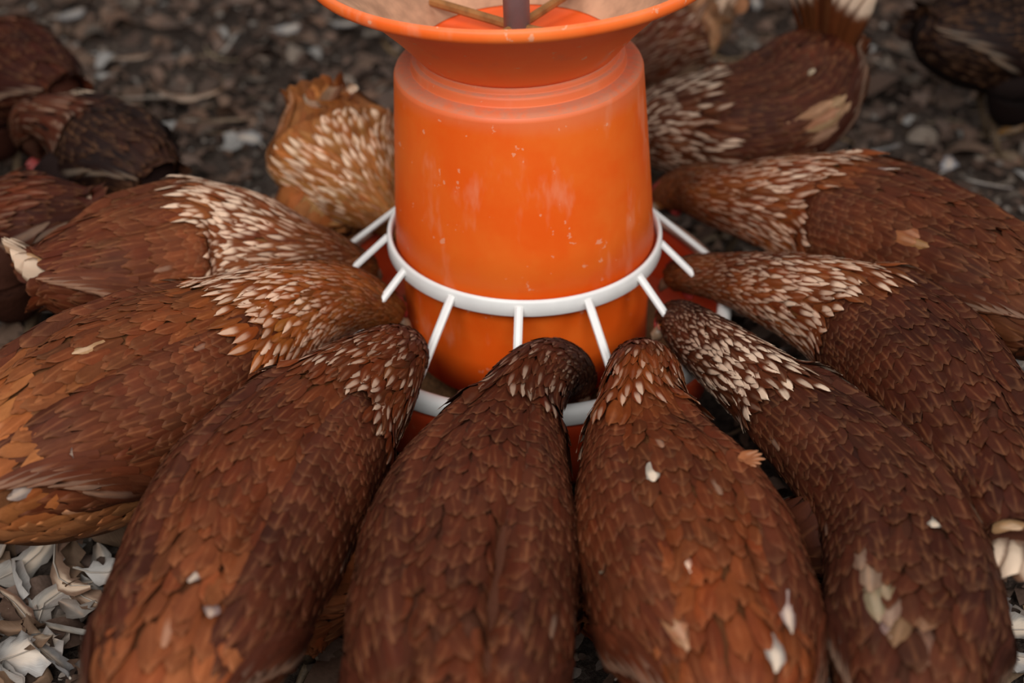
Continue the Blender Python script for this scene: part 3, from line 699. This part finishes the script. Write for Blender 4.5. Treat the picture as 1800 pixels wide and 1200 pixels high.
# ------------------------------------------------------------------ litter
OCC = [(0, 0, .24)]
def chips(name, n, seed, size, aspect, cols, label, cat, curl, x=(-2.1, 2.1), y=(-1.1, 3.4), lift=.006):
    rg = np.random.default_rng(seed)
    X = rg.uniform(*x, n); Y = rg.uniform(*y, n); k = np.hypot(X, Y) > .24; X = X[k]; Y = Y[k]; n = len(X)
    Ls = size*rg.lognormal(0, .35, n); W = Ls*aspect*rg.uniform(.6, 1.4, n)
    a, b = np.meshgrid(np.linspace(-.5, .5, 5), np.linspace(-.5, .5, 3), indexing='ij'); a = a[None]; b = b[None]
    g = lambda q: q[:, None, None]
    wv = np.sqrt(np.clip(1-(2*a)**2*.75, .05, 1))
    lx = a*g(Ls); ly = b*g(W)*wv; lz = -g(rg.uniform(-.3, 1., n))*curl*g(Ls)*(4*a*a)+g(rg.normal(0, .3, n))*g(W)*b*2*a
    yaw = g(rg.uniform(0, 2*PI, n)); pit = g(rg.normal(0, .16, n)); rol = g(rg.normal(0, .28, n))
    y1 = ly*np.cos(rol)-lz*np.sin(rol); z1 = ly*np.sin(rol)+lz*np.cos(rol)
    x1 = lx*np.cos(pit)-z1*np.sin(pit); z2 = lx*np.sin(pit)+z1*np.cos(pit)
    bend = g(rg.normal(0, .35, n))*(x1**2)/g(Ls)*3; y1 = y1+bend
    Xw = g(X)+x1*np.cos(yaw)-y1*np.sin(yaw); Yw = g(Y)+x1*np.sin(yaw)+y1*np.cos(yaw)
    z2 = z2-z2.min(axis=(1, 2), keepdims=True)+g(rg.uniform(0, lift, n))
    V = np.stack([Xw, Yw, z2], -1).reshape(-1, 3)
    i = (np.arange(4)[:, None]*3+np.arange(2)[None]); q = np.stack([i, i+3, i+4, i+1], -1).reshape(-1, 4)
    Q = (q[None]+np.arange(n)[:, None, None]*15).reshape(-1, 4)
    cols = np.array(cols); c = cols[rg.integers(0, len(cols), n)]*rg.uniform(.6, 1.25, (n, 1)); c4 = np.hstack([c, np.ones((n, 1))])
    tag(link(name, mesh_np(name, V, Q, True, None, np.repeat(c4, 15, 0)), M_CHIP), label, cat, kind='stuff')
chips('wood_shavings', 30000, 21, .027, .55, [(.15, .092, .066), (.11, .066, .047), (.16, .105, .08), (.09, .055, .04), (.15, .085, .056), (.18, .14, .11), (.12, .078, .058), (.17, .105, .072)], 'brown and grey wood shavings strewn over the whole floor', 'litter', .35)
chips('fine_shavings', 16000, 31, .010, .6, [(.13, .08, .058), (.09, .055, .04), (.17, .12, .09), (.24, .20, .17), (.07, .045, .033)], 'fine crumbs of shavings and droppings between the larger shavings', 'litter', .3, x=(-1.6, 1.6), y=(-.8, 2.6), lift=.014)
chips('straw', 2600, 22, .045, .07, [(.26, .16, .08), (.20, .13, .08), (.30, .22, .14)], 'thin straw stalks scattered through the floor litter', 'litter', .1)
chips('down_flecks', 1500, 23, .020, .5, [(.30, .28, .26), (.22, .20, .18), (.38, .35, .32)], 'small pale down feathers and flecks strewn through the litter', 'litter', .4, lift=.02)
def moulted(n, seed):
    rg = np.random.default_rng(seed); na, nb = 9, 5
    a, b = np.meshgrid(np.linspace(0, 1, na), np.linspace(-1, 1, nb), indexing='ij'); a = a[None]; b = b[None]
    g = lambda q: q[:, None, None]
    X = np.concatenate([rg.uniform(-.95, -.30, n*3//4), rg.uniform(.28, .8, n-n*3//4)]); Y = np.concatenate([rg.uniform(-.72, -.18, n*3//4), rg.uniform(-.75, .1, n-n*3//4)])
    Ls = rg.uniform(.028, .070, n); W = Ls*rg.uniform(.22, .5, n)
    wv = np.interp(a, [0, .1, .3, .6, .85, 1], [.04, .1, .8, 1, .8, .25])
    y = .5*g(W)*wv*b*(1+rg.normal(0, .33, (n, na, nb))*(abs(b) > .6)); x = g(Ls)*(a-.5-.14*b*b*a)+rg.normal(0, .02, (n, na, nb))*g(Ls)*(abs(b) > .9)
    y = y+g(rg.normal(0, .9, n))*g(Ls)*(a-.5)**2
    z = g(rg.uniform(-.3, 1.3, n))*g(Ls)*(a-.5)**2+g(rg.normal(0, .5, n))*g(W)*b*b
    ro, pi_, ya = g(rg.normal(0, .7, n)), g(rg.normal(0, .35, n)), g(rg.uniform(0, 2*PI, n))
    y, z = y*np.cos(ro)-z*np.sin(ro), y*np.sin(ro)+z*np.cos(ro)
    x, z = x*np.cos(pi_)-z*np.sin(pi_), x*np.sin(pi_)+z*np.cos(pi_)
    x, y = x*np.cos(ya)-y*np.sin(ya), x*np.sin(ya)+y*np.cos(ya)
    z = z-z.min(axis=(1, 2), keepdims=True)+g(rg.uniform(.002, .03, n))
    V = np.stack([x+g(X), y+g(Y), z], -1).reshape(-1, 3)
    i_ = np.arange(na-1)[:, None]*nb+np.arange(nb-1)[None]; q = np.stack([i_, i_+1, i_+nb+1, i_+nb], -1).reshape(-1, 4)
    Q = (q[None]+np.arange(n)[:, None, None]*na*nb).reshape(-1, 4)
    uv = np.tile(np.stack([b*.5+.5+0*a, a+0*b], -1).reshape(-1, 2), (n, 1))
    cl = np.array([(.44, .41, .37), (.34, .30, .26), (.22, .14, .09), (.52, .49, .45), (.14, .09, .06), (.30, .19, .12)])
    c = np.hstack([cl[rg.choice(6, n, p=[.26, .2, .16, .14, .12, .12])]*rg.uniform(.7, 1.1, (n, 1)), rg.uniform(0, .5, (n, 1))])
    tag(link('moulted_feathers', mesh_np('moulted_feathers', V, Q, True, uv, np.repeat(c, na*nb, 0)), M_F), 'drifts of small moulted body feathers on the litter around the hens', 'litter', kind='stuff')
moulted(620, 24)

def fallen(i, u, v, ang, ln, wd, col, bend, label, cat='feather'):
    rg = np.random.default_rng(500+i); z = .022+.004*(i % 5)
    p, t = px(u, v, z); na, nb = 15, 7
    a, b = np.meshgrid(np.linspace(0, 1, na), np.linspace(-1, 1, nb), indexing='ij')
    wv = np.interp(a, [0, .12, .2, .5, .85, 1], [.05, .06, .7, 1, .75, .15])
    frac = rg.normal(0, .16, (na, nb))*(abs(b) > .6)
    y = .5*wd*wv*b*(1+frac)+bend*ln*(a-.5)**2*2; x = ln*(a-.5)-.10*ln*abs(b)*wv*0+.16*wd*abs(b)
    zz = .004+.25*ln*(a-.5)**2*rg.uniform(.1, 1.0)+wd*.18*b*b*rg.choice([-.4, 1])
    R = Matrix.Rotation(ang, 3, 'Z') @ Matrix.Rotation(rg.normal(0, .45), 3, 'X')
    V = np.array([list(R @ Vector(q)) for q in np.stack([x, y, zz], -1).reshape(-1, 3)])
    i_ = np.arange(na-1)[:, None]*nb+np.arange(nb-1)[None]; Q = np.stack([i_, i_+1, i_+nb+1, i_+nb], -1).reshape(-1, 4)
    uv = np.stack([b*.5+.5, a], -1).reshape(-1, 2)
    cc = np.tile(np.array([*col, rg.uniform(.2, .9)]), (na*nb, 1))
    me = mesh_np('fallen_feather', V, Q, True, uv, cc)
    o = link('fallen_feather', me, M_F); o.location = tuple(p)
    tag(o, label, cat, 'moulted feathers lying in the litter')
    quill, f = tube([R @ Vector((ln*(q-.5), bend*ln*(q-.5)**2*2, .0052+.25*ln*(q-.5)**2*.5)) for q in (0, .25, .5, .75, 1)], [.0011, .0009, .0007, .0005, .0003], 5)
    small_mesh(quill, f, 'quill', M_QUILL, o)
cream_c = (.36, .33, .29); tan_c = (.24, .15, .10); grey_c = (.27, .26, .25)
FEATH = [
 (35,1000,.9,.09,.028,cream_c,.3,'broad cream feather lying at the left edge below the ginger hen'),
 (75,1065,1.3,.085,.022,cream_c,-.6,'curved cream feather standing on edge near the lower left corner'),
 (110,1020,-.9,.075,.020,tan_c,.5,'curled tan feather just below the belly of the ginger hen'),
 (22,1150,.5,.07,.045,(.55,.53,.50),.1,'fluffy white feather in the bottom left corner'),
 (95,1175,2.4,.06,.025,grey_c,.3,'grey feather at the bottom edge beside the fluffy white one'),
 (150,1055,-.6,.10,.018,tan_c,.2,'long tan feather with a pale quill left of the chestnut hen'),
 (190,1010,.2,.06,.030,(.55,.52,.48),.3,'short pale feather tucked under the ginger belly fluff'),
 (120,1120,2.9,.06,.026,cream_c,-.4,'small cream feather between the long tan one and the bottom edge'),
 (40,1090,2.2,.07,.018,(.16,.09,.06),.4,'dark brown feather near the lower left corner'),
 (175,1130,1.1,.05,.022,tan_c,-.3,'short tan feather beside the rump of the chestnut hen'),
 (15,560,1.4,.06,.03,grey_c,.2,'grey feather at the left edge under the white tail'),
 (1770,1110,.3,.085,.028,cream_c,-.5,'curved pale feather near the lower right corner'),
 (1775,1160,-.3,.08,.030,(.6,.58,.54),.3,'white feather with a split edge in the bottom right corner'),
 (1755,1060,1.9,.06,.02,grey_c,.2,'grey feather at the right edge above the curved pale one'),
 (1100,1170,1.2,.05,.02,grey_c,.2,'grey feather between the two front hens at the bottom'),
 (320,180,-.1,.12,.018,tan_c,.5,'long curved tan feather on the litter at the upper left'),
 (250,180,.1,.09,.02,(.5,.42,.34),-.3,'tan feather beside the pale grey tail at the upper left'),
 (120,30,.8,.06,.03,grey_c,.2,'grey feather at the top left of the litter'),
 (410,75,1.5,.07,.03,(.42,.39,.35),.3,'pale feather in the litter left of the funnel'),
 (500,55,.5,.05,.02,grey_c,.2,'small grey feather near the funnel lip at the top'),
 (600,45,.0,.05,.022,grey_c,.2,'small grey feather close under the funnel lip at the left'),
 (230,110,.2,.06,.02,tan_c,.2,'short tan feather above the long curved one'),
 (450,250,2.5,.05,.026,grey_c,.3,'pale feather in the litter left of the golden hen'),
 (380,215,.1,.09,.012,(.36,.26,.18),.1,'thin tan feather below the long curved one'),
 (1330,12,1.5,.06,.016,grey_c,.1,'grey feather upright between the cream rump and the raised tail'),
 (1780,235,.7,.08,.022,(.45,.22,.06),.3,'orange tan feather at the right edge above the long necked hen'),
 (1560,270,.4,.05,.022,grey_c,.2,'pale feather on the litter behind the raised tail hen'),
 (1665,300,1.1,.05,.022,(.3,.29,.3),.2,'blue grey feather in the litter at the upper right'),
 (1735,330,-.4,.06,.024,(.3,.28,.28),.2,'grey feather at the right above the back of the long necked hen'),
 (1740,600,-1.0,.07,.035,(.42,.30,.2),.3,'tan feather at the right edge between the two long hens'),
 (1785,650,.4,.07,.035,grey_c,.3,'grey feather at the right edge below the tan one'),
]
for i, f in enumerate(FEATH): fallen(i, *f)
